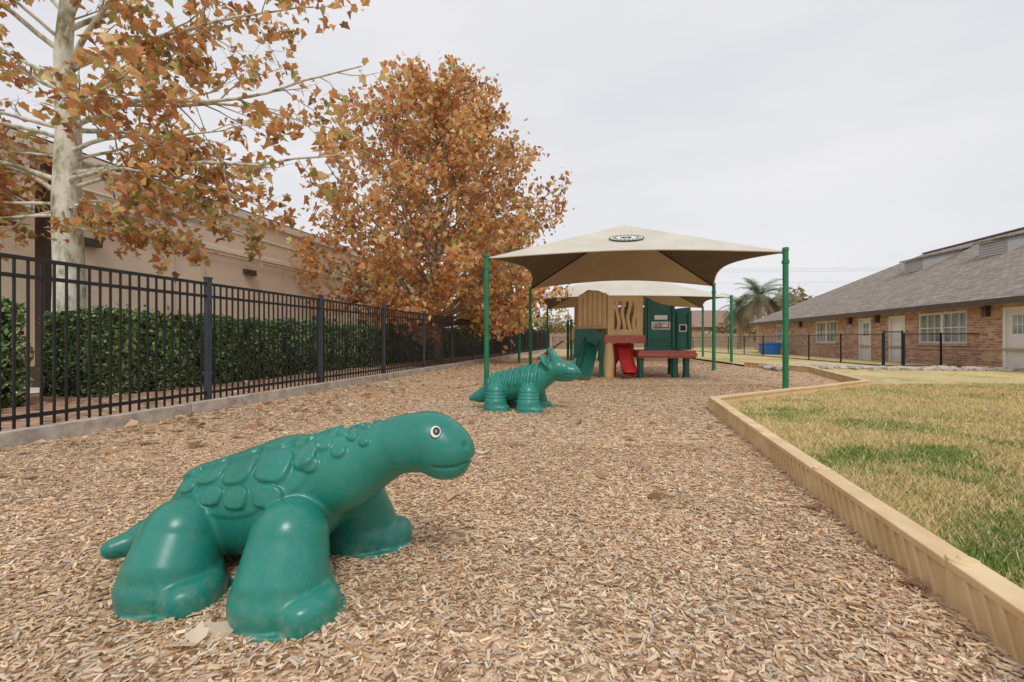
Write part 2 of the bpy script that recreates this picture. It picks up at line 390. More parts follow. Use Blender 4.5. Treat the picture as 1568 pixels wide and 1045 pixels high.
# ------------------------------------------------------------ leaves + trees
def leafset(name,pos,sz,cols,mat,parent,flat=False,droop=.5):
    n=len(pos); pos=np.asarray(pos)
    ang=np.radians([270,300,325,345,8,28,58,75,90,105,122,152,172,195,215,240])
    rad=np.array([.30,.54,.68,.58,.86,.62,.66,.78,1.0,.78,.66,.62,.86,.58,.68,.54])
    px=rad*np.cos(ang); py=rad*np.sin(ang)
    if flat:
        nz=R.normal(0,.18,(n,3)); nz[:,2]=1
    else:
        nz=R.normal(size=(n,3)); nz[:,2]+=.3
    nz/=np.linalg.norm(nz,axis=1)[:,None]
    t=R.normal(size=(n,3)); 
    if not flat: t[:,2]-=droop*2
    t-=nz*(t*nz).sum(1)[:,None]; t/=np.linalg.norm(t,axis=1)[:,None]; b=np.cross(t,nz)
    s=(sz*R.uniform(.5,1.3,n))[:,None]
    cup=R.uniform(-.1,1.1,n)[:,None]*(.5 if flat else 1)
    asp=R.uniform(.6,1.05,n)[:,None]
    Vs=[pos]
    for X,Yv in zip(px,py):
        Vs.append(pos+s*(b*X*asp*(1-.25*np.abs(cup))+t*Yv+nz*(abs(X)*cup*.9+(Yv**2)*cup*-.3)))
    k=len(Vs); V=np.stack(Vs,1).reshape(-1,3)
    fc=[(0,i,i+1 if i<k-1 else 1) for i in range(1,k)]
    F=(np.array(fc)[None]+(np.arange(n)*k)[:,None,None]).reshape(-1,3)
    return fast_mesh(name,V,F,mat,parent,False,np.repeat(cols,k,0))
lp=np.array([(.80,.44,.16),(.88,.58,.26),(.62,.30,.12),(.90,.68,.34),(.72,.36,.13),(.84,.50,.20),(.42,.22,.11),(.74,.32,.15)])
def leafcol(n,green=.06,rust=0):
    c=lp[R.integers(0,len(lp),n)]*R.uniform(.65,1.10,(n,1)); gm=R.random(n)<green
    c[gm]=np.array([.54,.54,.17])*R.uniform(.6,1.1,(gm.sum(),1)); return c

class Tree:
    def __init__(s): s.big=MB(); s.small=MB(); s.leaves=[]
    def path(s,p,d,L,n,wob,up,target=None):
        p=Vector(p); d=Vector(d).normalized(); pts=[p.copy()]
        for i in range(n):
            d=d+Vector((random.gauss(0,wob),random.gauss(0,wob),random.gauss(0,wob)+up))
            if target is not None: d=d.normalized()*1.0+(Vector(target)-p).normalized()*.55
            d.normalize(); p=p+d*(L/n); pts.append(p.copy())
        return pts
    def branch(s,p,d,L,r,lvl,cfg,target=None):
        n=max(3,int(L/cfg['seg'][lvl])); pts=s.path(p,d,L,n,cfg['wob'][lvl],cfg['up'][lvl],target)
        rads=[r*(1-.78*i/n) for i in range(n+1)]
        (s.big if lvl==0 else s.small).tube(pts,rads,[8,5,3,3][lvl],caps=False)
        if lvl==cfg['max']:
            for k in range(cfg['nl']):
                t=random.random()**.7*n; i=min(int(t),n-1); q=pts[i].lerp(pts[i+1],t-i)
                s.leaves.append(q+Vector((random.gauss(0,1),random.gauss(0,1),random.gauss(-.4,1)))*cfg['lspread'])
            return
        nc=cfg['nc'][lvl]
        for k in range(nc):
            t=(cfg['t0']+(1-cfg['t0'])*(k+random.random())/nc)*n; i=min(int(t),n-1); q=pts[i].lerp(pts[i+1],t-i)
            dd=(pts[i+1]-pts[i]).normalized()
            ax=dd.cross(Vector((random.gauss(0,1),random.gauss(0,1),random.gauss(0,1)))).normalized()
            nd=Matrix.Rotation(random.uniform(.5,1.1),3,ax)@dd
            s.branch(q,nd,max(.25,cfg['len'][lvl]*L*random.uniform(.6,1.15)*(1-.45*t/n)),max(.005,rads[i]*.55),lvl+1,cfg)

T=Tree(); g=group('sycamore_tree')
trunk=[(-8.42,8.6,-.1),(-8.40,8.6,.25),(-8.38,8.6,1.0),(-8.36,8.6,2.2),(-8.40,8.58,3.6),(-8.33,8.55,5.0),(-8.38,8.5,6.4),(-8.25,8.5,8.0),(-8.3,8.5,10)]
tr=[.36,.28,.25,.235,.215,.19,.14,.09,.04]
T.big.tube(trunk,tr,20)
cfg=dict(seg=[.35,.25,.15],wob=[.10,.16,.2],up=[.02,.0,-.05],max=2,nl=8,lspread=.10,nc=[9,5],len=[.34,.48],t0=.24)
def tz(z):
    for i in range(len(trunk)-1):
        if trunk[i][2]<=z<=trunk[i+1][2]:
            t=(z-trunk[i][2])/(trunk[i+1][2]-trunk[i][2]); return Vector(trunk[i]).lerp(Vector(trunk[i+1]),t)
    return Vector(trunk[-1])
L=[(4.2,(1,-.15,.0),(-2.9,7.9,4.2),5.7,.055),(5.0,(1,-.3,.35),(-2.7,7.6,5.6),6.0,.05),(4.0,(.9,-.5,.1),(-5.0,6.9,3.3),3.4,.045),
 (4.0,(-.9,-.5,.4),(-11,7.2,4.3),3,.05),(3.7,(-.8,.2,.5),(-11.5,9.5,4.9),3.4,.05),(5.9,(.6,-.4,.7),(-5.2,7.2,7.6),3.9,.055),(6.2,(.9,.2,.6),(-5.0,9.2,7.4),3.8,.05),
 (4.8,(-.6,-.6,.3),(-10.0,6.6,4.4),2.8,.045),(6.4,(-.6,-.7,.6),(-9.8,6.8,7.3),2.7,.05),(6.0,(-.9,.5,.4),(-11.3,9.6,7.4),3.6,.05),
 (5.0,(.2,1,.4),(-7.4,11.6,5.9),3.4,.05),(4.4,(.5,.8,.2),(-6.1,10.6,4.1),3.0,.045),(7.0,(.5,-.2,1),(-6.6,8.0,9.2),3,.045),(7.4,(.4,-.6,.8),(-7.4,6.6,8.8),2.6,.04),(7.0,(-.6,.1,1),(-10,8.4,9),2.8,.04),
 (6.8,(.8,-.1,.5),(-4.2,8.2,7.8),4.7,.045),(3.6,(.7,-.1,.0),(-5.8,8.2,2.7),2.8,.035),(4.9,(.7,-.7,.2),(-5.2,6.5,4.9),3.6,.04),
 (3.4,(-.8,-.3,.0),(-10.4,7.9,2.6),2.3,.035),(3.7,(1,.3,.1),(-5.4,9.6,3.3),3.3,.04),(3.9,(.8,-.1,.2),(-4.6,8.4,3.3),4.0,.04),(3.5,(-.9,.1,0),(-10.6,8.6,3.0),2.4,.035),(5.4,(1,.2,.2),(-3.7,9.2,5.3),4.8,.045),(4.6,(1,-.4,.1),(-4.4,7.2,4.4),4.2,.04),(6.0,(.9,-.3,.3),(-3.4,7.6,6.5),5.2,.045),
 (5.0,(-1,-.4,.2),(-10.0,7.6,5.4),2.1,.04),(5.7,(-1,-.1,.4),(-10.2,8.3,6.4),2.3,.04),(3.6,(-.9,-.4,0),(-9.9,7.9,3.5),1.9,.035),(6.6,(-.5,-.5,.5),(-9.2,7.3,7.6),2.2,.035),(4.5,(-1,.0,.1),(-10.2,8.5,4.6),2.1,.035),
 (3.5,(.8,-.6,0),(-6.6,7.5,3.2),2.2,.03),(4.4,(.8,.1,.2),(-6.3,8.6,4.7),2.4,.035),(5.6,(.7,.1,.5),(-6.4,8.7,6.3),2.5,.035),(6.6,(.5,-.4,.4),(-6.7,7.4,7.0),2.4,.035),(3.2,(.9,.0,0),(-6.8,8.5,2.7),1.9,.028),(5.1,(.9,-.5,.0),(-6.4,7.3,4.9),2.5,.035)]
for z,d,tg,l,r in L: T.branch(tz(z),d,l,r,0,cfg,tg)
T.big.obj('trunk_and_limbs',mBark,g,smooth=True); T.small.obj('twigs',mTwig,g)
lv=np.array([tuple(q) for q in T.leaves]); lv=lv[lv[:,2]>1.95]
rt=np.hypot(lv[:,0]+8.38,lv[:,1]-8.57)
cl_=vnoise(lv[:,0]*1.3+lv[:,1],lv[:,2]*1.3,1.0,91)
keep=(R.random(len(lv))<np.clip(.10+.90*cl_,0,.95))&((rt>.75)|(lv[:,2]>6.3)); lv=lv[keep]
print('near leaves',len(lv))
leafset('leaves',lv,.115,leafcol(len(lv),.14),mLeaf,g)

def big_tree(name,base,prof,nl,H,lsz,nlimb,seed,green=.05,yel=0):
    random.seed(seed); T=Tree(); g=group(name); bx0,by0=base
    n=12; pts=[(bx0+random.gauss(0,.08)*i/4,by0+random.gauss(0,.08)*i/4,-.1+H*i/n) for i in range(n+1)]
    T.big.tube(pts,[.22*(1-.93*i/n) for i in range(n+1)],12)
    zs=[q[0] for q in prof]; rs=[q[1] for q in prof]
    cfg=dict(seg=[.6,.4,.25],wob=[.09,.15,.2],up=[.02,.02,.0],max=2,nl=nl,lspread=.22,nc=[7,5],len=[.40,.5],t0=.25)
    for k in range(nlimb):
        u=(k+.5)/nlimb; ze=zs[0]+(zs[-1]-zs[0])*u**.92; Rr=np.interp(ze,zs,rs)*random.uniform(.68,1.04); az=k*2.39996+random.uniform(-.3,.3)
        z0=max(1.6,ze-.75*Rr-.3); i=min(n-1,int((z0+.1)/H*n)); p=Vector(pts[i]).lerp(Vector(pts[i+1]),(z0+.1)/H*n-i)
        tg=Vector((bx0+math.cos(az)*Rr,by0+math.sin(az)*Rr,ze)); dd=tg-p
        T.branch(p,dd+Vector((0,0,.3)),dd.length,.018+.008*dd.length,0,cfg,tg)
    for k in range(14):
        az=random.random()*6.28; T.branch((bx0,by0,H*random.uniform(.72,.9)),(math.cos(az)*.5,math.sin(az)*.5,1),random.uniform(1.2,2.6),.025,0,dict(cfg,nl=0,nc=[4,0]),None)
    T.big.obj('trunk_and_limbs',mTrunk2,g,smooth=True); T.small.obj('twigs',mTrunk2,g)
    lv=np.array([tuple(q) for q in T.leaves])
    cn=vnoise(lv[:,0]+lv[:,1]*.7,lv[:,2],.9,seed+40)
    keep=R.random(len(lv))<np.clip((.35+1.1*cn),0,1); lv=lv[keep]
    c=leafcol(len(lv),green); sh=fbm(lv[:,0]+lv[:,1],lv[:,2],.8,seed)
    c=c*(.74+.60*sh)[:,None]
    if yel: 
        ym=R.random(len(lv))<yel; c[ym]=np.array([.80,.62,.22])*R.uniform(.7,1.2,(ym.sum(),1))
    leafset('leaves',lv,lsz,c,mLeaf,g); print(name,len(lv))
big_tree('sycamore_tree.001',(-3.25,20),[(1.9,4.2),(3.4,5.4),(5,5.6),(7.2,5.3),(9.4,4.4),(11.2,3.1),(12.5,1.3)],12,12.5,.148,70,11)
big_tree('sycamore_tree.002',(-1.6,34),[(2.2,4.0),(4,5.2),(6,5.0),(8,3.6),(10,1.2)],6,10,.21,34,5,.1,.55)

# fallen leaves
n=520; y=2+R.random(n)**1.3*24; off=np.abs(R.normal(0,1.2,n)); x=fx(y)+.25+off
pos=np.stack([x,y,zm(x,y)+.03],-1)
n2=900; y2=3+R.random(n2)*20; x2=fx(y2)-R.random(n2)*4; pos=np.concatenate([pos,np.stack([x2,y2,.08+0*x2],-1)])
n3=45; y3=2.6+R.random(n3)*9; x3=-2+R.random(n3)*5; x3=np.minimum(x3,bx(y3)-.1); x3=np.maximum(x3,fx(y3)+.3); pos=np.concatenate([pos,np.stack([x3,y3,zm(x3,y3)+.02],-1)])
n4=30; y4=5+R.random(n4)*9; x4=3.4+R.random(n4)*6; k=x4>bx(y4)+.1; pos=np.concatenate([pos,np.stack([x4,y4,zl(x4,y4)+.03],-1)[k]])
pos=np.concatenate([pos,np.array([(-1.03,1.56,.035),(-1.07,1.52,.04),(.02,4.4,.03),(1.15,4.4,.03),(1.72,1.83,.03),(1.66,1.9,.035)])])
fc=np.array([(.62,.38,.21),(.78,.57,.37),(.40,.25,.15),(.88,.74,.56)])[R.integers(0,4,len(pos))]*R.uniform(.7,1.1,(len(pos),1))
leafset('fallen_leaves',pos,.085,fc,mLeaf,None,flat=True)

# ------------------------------------------------------------ SDF modelling
def ell(P,c,r):
    q=P-np.array(c); r=np.array(r); k0=np.linalg.norm(q/r,axis=1); k1=np.linalg.norm(q/(r*r),axis=1)+1e-9
    return k0*(k0-1)/k1
def rc_(P,a,b,ra,rb):
    a=np.array(a);b=np.array(b);ab=b-a; t=np.clip(((P-a)@ab)/(ab@ab),0,1)
    return np.linalg.norm(P-a-t[:,None]*ab,axis=1)-(ra+(rb-ra)*t)
def smin(a,b,k):
    h=np.clip(.5+.5*(b-a)/k,0,1); return b+(a-b)*h-k*h*(1-h)
def smax(a,b,k): return -smin(-a,-b,k)
def slab(P,c,rx,ry,h,rd=.02):
    q=np.sqrt(((P[:,0]-c[0])/rx)**2+((P[:,1]-c[1])/ry)**2); d=(q-1)*min(rx,ry)
    return smax(d,P[:,2]-h,rd)
def sst(x,a,b):
    t=np.clip((x-a)/(b-a),0,1); return t*t*(3-2*t)
def nets(f,lo,hi,res):
    lo=np.array(lo);hi=np.array(hi); n=np.ceil((hi-lo)/res).astype(int)+1
    ax=[lo[i]+np.arange(n[i])*res for i in range(3)]
    G=np.stack(np.meshgrid(*ax,indexing='ij'),-1).reshape(-1,3)
    D=np.concatenate([f(G[i:i+400000]) for i in range(0,len(G),400000)]).reshape(n)
    S=D<0; G=None
    cnt=np.zeros(n-1); acc=np.zeros((*(n-1),3)); base=np.stack(np.meshgrid(*[np.arange(k-1) for k in n],indexing='ij'),-1).astype(float)
    def sl(o): return tuple(slice(o[i],n[i]-1+o[i]) for i in range(3))
    for axis in range(3):
        o1,o2=[i for i in range(3) if i!=axis]
        for a in (0,1):
            for b in (0,1):
                s0=[0,0,0]; s0[o1]=a; s0[o2]=b; s1=list(s0); s1[axis]=1
                d0=D[sl(s0)]; d1=D[sl(s1)]; mk=(d0<0)!=(d1<0)
                t=np.where(mk,d0/np.where(mk,d0-d1,1),0)
                for q in range(3):
                    acc[...,q]+=np.where(mk,base[...,q]+(t if q==axis else s0[q]),0)
                cnt+=mk
    ok=cnt>0; idx=-np.ones(n-1,dtype=int); idx[ok]=np.arange(ok.sum())
    V=lo+acc[ok]/cnt[ok][:,None]*res
    Fs=[]
    for axis in range(3):
        A,B=(axis+1)%3,(axis+2)%3
        s0=[slice(1,n[i]-1) for i in range(3)]; s0[axis]=slice(0,n[axis]-1)
        s1=list(s0); s1[axis]=slice(1,n[axis])
        a=S[tuple(s0)]; b=S[tuple(s1)]; e=np.argwhere(a!=b)
        off=np.array([1,1,1]); off[axis]=0; e=e+off; ins=S[tuple(e.T)]
        def cell(da,db):
            q=e.copy(); q[:,A]+=da; q[:,B]+=db; return idx[tuple(q.T)]
        F=np.stack([cell(-1,-1),cell(0,-1),cell(0,0),cell(-1,0)],-1)
        F[~ins]=F[~ins][:,::-1]; Fs.append(F)
    F=np.concatenate(Fs)
    for it in range(3):
        h=res*.25; v0=f(V); gr=np.stack([(f(V+np.eye(3)[i]*h)-v0)/h for i in range(3)],-1)
        g2=(gr**2).sum(1); st=np.clip(v0/np.maximum(g2,.2),-res*.5,res*.5); V=V-gr*st[:,None]
    return V,F

plates=[(-.33,0,.085,.075),(-.155,0,.090,.080),(.02,0,.085,.078),(.165,0,.062,.070),
 (-.42,.075,.045,.050),(-.245,.135,.078,.055),(-.07,.140,.085,.058),(.10,.135,.075,.055),(.225,.10,.050,.040),
 (-.345,.185,.050,.040),(-.17,.232,.060,.038),(-.03,.238,.065,.038),(.12,.228,.060,.036)]
neckp=[]
for i,(cx,cz,rr) in enumerate(((.29,.455,.18),(.345,.49,.168),(.40,.52,.156),(.45,.548,.142),(.495,.57,.13))):
    sc=1-.10*i
    for an in ((-62,-22,22,62) if i%2==0 else (-42,0,42)):
        q=math.radians(an); neckp.append((cx-.42*rr*math.cos(q),rr*math.sin(q),cz+rr*math.cos(q)*.93,.036*sc))
def dino(P):
    Q=P.copy(); Q[:,1]=np.abs(Q[:,1])
    d=rc_(P,(-.33,0,.25),(.05,0,.335),.200,.240)
    d=smin(d,rc_(P,(.08,0,.355),(.33,0,.475),.210,.158),.06)
    d=smin(d,rc_(P,(.33,0,.48),(.56,0,.59),.158,.118),.05)
    s=np.abs(np.arctan2(P[:,1],P[:,2]-.26)*.23)
    pm=np.zeros(len(P))
    for a,b,rx,ry in plates:
        q=(np.abs((P[:,0]-a)/rx)**3+np.abs((s-b)/ry)**3)**(1/3.)
        pm=np.maximum(pm,sst(-q,-1.02,-.86))
    se=((P[:,0]+.10)/.40)**2+(s/.31)**2
    up=sst(P[:,2],.24,.30)
    d=d-(.008*sst(-se,-1.04,-.94)+.018*pm)*up
    for a,b,c,r in neckp:
        q=np.sqrt(((P[:,0]-a)/1.15)**2+(P[:,1]-b)**2+(P[:,2]-c)**2); d=d-.014*sst(-q,-r-.003,-r+.007)
    hd=ell(P,(.70,0,.612),(.165,.122,.128)); hd=smin(hd,ell(P,(.795,0,.575),(.11,.105,.092)),.05)
    hd=smin(hd,ell(P,(.785,0,.508),(.09,.082,.048)),.02)
    d=smin(d,hd,.06)
    tl=smin(rc_(P,(-.40,0,.20),(-.62,-.08,.13),.15,.085),rc_(P,(-.62,-.08,.13),(-.69,-.20,.12),.075,.045),.04)
    d=smin(d,tl,.07)
    for lx,top in ((.24,.265),(-.27,.235)):
        lg=rc_(Q,(lx-.02,.235,top),(lx-.01,.285,.12),.146,.170)
        lg=smin(lg,slab(Q,(lx-.005,.297),.182,.172,.10,.04),.05)
        tw=slab(Q,(lx+.135,.325),.098,.128,.125,.07)
        lg=smin(lg,tw,.008)
        lg=smin(lg,slab(Q,(lx+.03,.30),.208,.182,.030,.008),.005)
        d=smin(d,lg,.026)
    zmth=.532+.30*np.clip(.80-P[:,0],0,1)*.25+.25*np.clip(P[:,0]-.84,0,1)
    mg=np.exp(-((P[:,2]-zmth)/.0065)**2)*sst(P[:,0],.745,.78); d=d+.012*mg
    nq=np.sqrt((P[:,0]-.885)**2+(Q[:,1]-.045)**2+(P[:,2]-.615)**2); d=d+.010*sst(-nq,-.020,-.006)
    return np.maximum(d,-P[:,2]+.0)
V,F=nets(dino,(-.92,-.54,-.02),(.98,.54,.80),.0082)
ang=math.atan2(-.2,.98)
g=group('dinosaur_climber',(-1.045,2.07,.008),ang)
fast_mesh('body',V,F,mTeal,g,True)
def onsurf(f,p,dr,steps=60):
    p=np.array(p,float); dr=np.array(dr,float); dr/=np.linalg.norm(dr); q=p+dr*.4
    for _ in range(steps): q=q-dr*f(q[None])[0]*.9
    return Vector(q),Vector(dr)
def eye(f,g,c,side,r,tilt=(0.25,1,.15)):
    q,dn=onsurf(f,c,(tilt[0],tilt[1]*side,tilt[2]))
    h=.004; v=np.array(q); gr=np.array([f((v+np.eye(3)[i]*h)[None])[0]-f((v-np.eye(3)[i]*h)[None])[0] for i in range(3)]); nrm=Vector(gr).normalized()
    for nm,mt,rr,o,sh in (('eye_outline',mEyeB,r*1.10,.0,0),('eye_white',mEyeW,r,.0018,0),('eye_iris',mTeal2,r*.80,.0034,.06),('eye_pupil',mEyeB,r*.62,.0048,.08),('eye_glint',mEyeW,r*.16,.0066,.24)):
        mbb=MB(); rings=6; k=20; vs=[];fs=[]
        up=Vector((0,0,1)); u=(up-nrm*up.dot(nrm)).normalized(); w=nrm.cross(u)
        for i in range(rings+1):
            ph=i/rings*math.pi/2
            for j in range(k):
                th=2*math.pi*j/k
                vs.append(q+w*(sh*r*side)+u*(sh*r*.3)+nrm*(o+ .005*math.cos(ph)*rr/r-.001)+ (u*math.cos(th)*1.2+w*math.sin(th))*rr*math.sin(ph))
        for i in range(rings):
            for j in range(k): fs.append((i*k+j,(i+1)*k+j,(i+1)*k+(j+1)%k,i*k+(j+1)%k))
        mbb.add(vs,fs); mbb.obj(nm,mt,g,smooth=True)
for sd in (1,-1): eye(dino,g,(.75,0,.66),sd,.0215)

def tri(P):
    Q=P.copy(); Q[:,1]=np.abs(Q[:,1])
    d=rc_(P,(-.30,0,.33),(.15,0,.41),.215,.235)
    d=smin(d,rc_(P,(.15,0,.42),(.42,0,.56),.215,.165),.06)
    rb=sst(np.sin((P[:,0]+.12*np.abs(P[:,1]))*2*math.pi/.095),-.3,.5)*sst(P[:,2],.34,.42)*sst(-P[:,0],-.36,-.30)*sst(P[:,0],-.58,-.46)
    d=d-.030*rb
    hd=ell(P,(.55,0,.63),(.18,.16,.155)); hd=smin(hd,rc_(P,(.62,0,.61),(.79,0,.58),.125,.10),.05)
    hd=smin(hd,rc_(P,(.80,0,.60),(.885,0,.555),.07,.035),.03)
    hd=smin(hd,rc_(P,(.62,0,.51),(.76,0,.50),.075,.055),.015)
    fr=ell(np.stack([P[:,0]*.8+P[:,2]*.6,P[:,1],-P[:,0]*.6+P[:,2]*.8],-1),(.42*.8+.70*.6,0,-.42*.6+.70*.8),(.05,.22,.17))
    hd=smin(hd,fr,.04)
    hd=smin(hd,rc_(Q,(.54,.08,.72),(.46,.11,.91),.062,.020),.03); hd=smin(hd,rc_(P,(.78,0,.66),(.83,0,.77),.045,.014),.025)
    d=smin(d,hd,.05)
    d=smin(d,smin(rc_(P,(-.40,0,.30),(-.62,-.02,.19),.16,.095),rc_(P,(-.62,-.02,.19),(-.74,-.08,.16),.095,.045),.04),.06)
    for lx in (.20,-.29):
        lg=rc_(Q,(lx-.02,.20,.27),(lx-.01,.25,.12),.155,.166); lg=smin(lg,slab(Q,(lx,.26),.18,.165,.09,.03),.03)
        lg=smin(lg,slab(Q,(lx+.12,.28),.09,.12,.11,.06),.012)
        lg=smin(lg,slab(Q,(lx+.03,.265),.2,.175,.028,.01),.008)
        for zz in (.20,.245,.29): lg=lg+.010*np.exp(-((P[:,2]-zz)/.009)**2)
        d=smin(d,lg,.03)
    mg=np.exp(-((P[:,2]-.545)/.009)**2)*sst(P[:,0],.66,.70); d=d+.014*mg
    return np.maximum(d,-P[:,2])
V,F=nets(tri,(-.90,-.50,-.02),(.98,.50,1.0),.0125)
g=group('horned_dinosaur_climber',(.12,6.78,.008),math.radians(-17))
fast_mesh('body',V,F,mTeal,g,True)
for sd in (1,-1): eye(tri,g,(.66,0,.665),sd,.02)

# ------------------------------------------------------------ shade canopies
def canopy(name,cs,peak,logo=False,ridge=None,pull=.115):
    g=group(name); pk=Vector(peak); cs=[Vector(c) for c in cs]
    r0,r1=(ridge if ridge else (pk,pk)); r0=Vector(r0); r1=Vector(r1)
    apex=[(r0,r1),(r1,r1),(r1,r0),(r0,r0)]
    fab=MB(); und=MB(); undb=MB(); nu,nv=28,10
    def pt(i,u,v,dz=0):
        A=cs[i];B=cs[(i+1)%4]; a0,a1=apex[i]; top=a0.lerp(a1,u); e=A.lerp(B,u); e=e.lerp(top,pull*4*u*(1-u))
        q=top.lerp(e,v); q.z-=.10*math.sin(math.pi*v)*(4*u*(1-u))**.6*.9+dz
        return q
    for i in range(4):
        fs=[]
        for v in range(nv):
            for u in range(nu): fs.append((v*(nu+1)+u,(v+1)*(nu+1)+u,(v+1)*(nu+1)+u+1,v*(nu+1)+u+1))
        fab.add([pt(i,u/nu,v/nv) for v in range(nv+1) for u in range(nu+1)],fs)
        (undb if i==2 else und).add([pt(i,u/nu,v/nv,.022) for v in range(nv+1) for u in range(nu+1)],[f[::-1] for f in fs])  # back panel gets the painted lit tone, the others the shaded one
        hm=MB(); hm.tube([pt(i,u/nu,1,.010) for u in range(nu+1)],[.018]*(nu+1),6); hm.obj('hem_%d'%i,mFab,g,smooth=True)
    fab.obj('fabric',mFab,g,smooth=True); und.obj('fabric_underside',mUndShaded,g,smooth=True); undb.obj('fabric_underside_back',mUndLit,g,smooth=True)
    po=MB(); ca=MB()
    for c in cs:
        po.cyl((c.x,c.y,-.05),(c.x,c.y,c.z+.03),.058,.055,16); po.cyl((c.x,c.y,c.z-.25),(c.x,c.y,c.z-.19),.072,.072,16); po.cyl((c.x,c.y,c.z+.02),(c.x,c.y,c.z+.08),.068,.06,16)
        po.cyl((c.x,c.y,-.03),(c.x,c.y,.05),.085,.08,16)
    for i,c in enumerate(cs):
        ap=apex[i][0]; ca.tube([c+Vector((0,0,-.04)),c.lerp(ap,.5)+Vector((0,0,-.06)),ap+Vector((0,0,-.07))],[.022]*3,8)
    po.obj('posts',mGreenPost,g,smooth=False); ca.obj('hip_beams',mBlack,g,smooth=True)
    if logo:
        o0=pt(0,.5,.50); du=(pt(0,.56,.50)-o0).normalized(); dv=(pt(0,.5,.44)-pt(0,.5,.56)).normalized(); nn=du.cross(dv).normalized()
        mE=M('emblem_green',(.02,.09,.06),None,rough=.8); mEW=M('emblem_white',(.75,.75,.7),None,rough=.8)
        def ringp(r0,r1,nm,mat,h,sx=1.0):
            e=MB(); k=40; vs=[];fs=[]
            for j in range(k):
                t=2*math.pi*j/k
                for r in (r0,r1):
                    base=o0+du*math.cos(t)*r*sx+dv*math.sin(t)*r; vs.append(base+nn*h)
            for j in range(k): j2=(j+1)%k; fs.append((2*j,2*j+1,2*j2+1,2*j2))
            e.add(vs,fs); e.obj(nm,mat,g)
        sx=1.35
        ringp(.30,.325,'emblem_ring',mE,.05,sx); ringp(.0,.30,'emblem_field',mEW,.05,sx); ringp(.20,.225,'emblem_inner_ring',mE,.055,sx)
        e=MB()
        for j in range(22):
            t=2*math.pi*j/22; 
            if j in(0,11): continue
            c=o0+du*math.cos(t)*.262*sx+dv*math.sin(t)*.262+nn*.057
            tt=-du*math.sin(t)+dv*math.cos(t); rr=du*math.cos(t)+dv*math.sin(t)
            e.add([c-tt*.018-rr*.022,c+tt*.018-rr*.022,c+tt*.018+rr*.022,c-tt*.018+rr*.022],[(0,1,2,3)])
        for (a,b,w,hh) in ((-.09,.02,.07,.05),(.04,.05,.10,.03),(.0,-.07,.13,.025),(.08,-.02,.04,.06)):
            c=o0+du*a+dv*b+nn*.057; e.add([c-du*w-dv*hh,c+du*w-dv*hh,c+du*w*.5+dv*hh,c-du*w*.5+dv*hh],[(0,1,2,3)])
        e.obj('emblem_lettering',mE,g)
canopy('shade_canopy',[(-.571,10.2,2.89),(5.68,9.45,2.89),(6.83,15.4,2.89),(.65,16.2,2.89)],(3.15,12.8,4.28),True,None,.14)
canopy('shade_canopy.001',[(.32,20.4,2.9),(9.45,19.6,2.9),(10.9,26.0,2.9),(2.1,27.0,2.9)],(5.7,23.2,4.2),False,((4.6,23.4,4.2),(6.8,23.1,4.2)))

# ------------------------------------------------------------ play structure
g=group('play_structure')
A=MB(); Mx=Matrix.Translation((1.84,12.75,0))@Matrix.Rotation(math.radians(-22),4,'Z')
def arch(x0,x1,z0,z1,rise,n=12):
    pts=[(x0,z0),(x1,z0)]
    for i in range(n+1):
        t=i/n; pts.append((x1+(x0-x1)*t,z1+rise*math.sin(math.pi*t)))
    return pts
A.poly(arch(0,.86,1.36,2.28,.14),0,.06,Mx)
for i in range(6): A.poly([(.05+i*.135,1.42),(.13+i*.135,1.42),(.13+i*.135,2.28+.10*math.sin(math.pi*(.1+i*.14))),(.05+i*.135,2.28+.10*math.sin(math.pi*(.1+i*.14)))],-.045,-.002,Mx)
A.span((2.60,12.36,1.17),(3.56,12.44,1.34)); A.span((2.60,12.36,2.10),(3.56,12.44,2.26))
A.span((2.60,12.362,1.33),(2.78,12.438,2.11)); A.span((3.38,12.362,1.33),(3.56,12.438,2.11))
for k in range(4):
    L_=[];R_=[]
    for i in range(13):
        z=1.32+.8*i/12; w=.035*math.sin(i/12*6.0+k*1.1); x=2.83+k*.155+w; L_.append((x,z)); R_.append((x+.095,z))
    A.poly(L_[::-1]+R_,12.37,12.43)
A.poly(arch(1.9,3.0,1.2,2.1,.15),13.85,13.9); A.poly(arch(3.05,4.2,1.2,2.0,.1),13.85,13.9)
A.tube([(2.64,12.42,0),(2.64,12.42,.1),(2.64,12.42,.45),(2.64,12.42,.85),(2.64,12.42,1.0)],[.12,.14,.155,.12,.10],16)
A.obj('tan_panels',mTanP,g,.012)
G=MB()
def greenpanel(x0,x1,z0,ztl,ztr,y,win=None):
    n=10; top=[(x1+(x0-x1)*i/n, ztr+(ztl-ztr)*(i/n)**2) for i in range(n+1)]
    if win is None: G.poly([(x0,z0),(x1,z0)]+top,y,y+.07); return
    a,b,c,d=win
    G.poly([(x0,z0),(x1,z0),(x1,c),(x0,c)],y,y+.07); G.span((x0,y,c),(a,y+.07,d)); G.span((b,y,c),(x1,y+.07,d)); G.poly([(x0,d),(x1,d)]+top,y,y+.07)
greenpanel(3.60,4.42,.78,2.24,1.98,12.34,(3.80,4.26,1.36,1.52))
greenpanel(4.46,4.88,.78,1.90,1.94,12.42,(4.58,4.74,1.30,1.45))
G.box((3.70,12.30,1.5),(.06,.05,1.3)); G.box((4.36,12.30,1.4),(.06,.05,1.15)); G.box((4.03,12.315,1.05),(.6,.03,.05)); G.box((4.03,12.315,.92),(.6,.03,.05))
G.box((4.52,12.39,1.3),(.05,.05,.95)); G.box((4.82,12.39,1.3),(.05,.05,.95))
G.span((4.88,12.5,.78),(4.94,13.7,1.85)); G.span((1.9,13.75,0),(2.05,13.85,1.2))
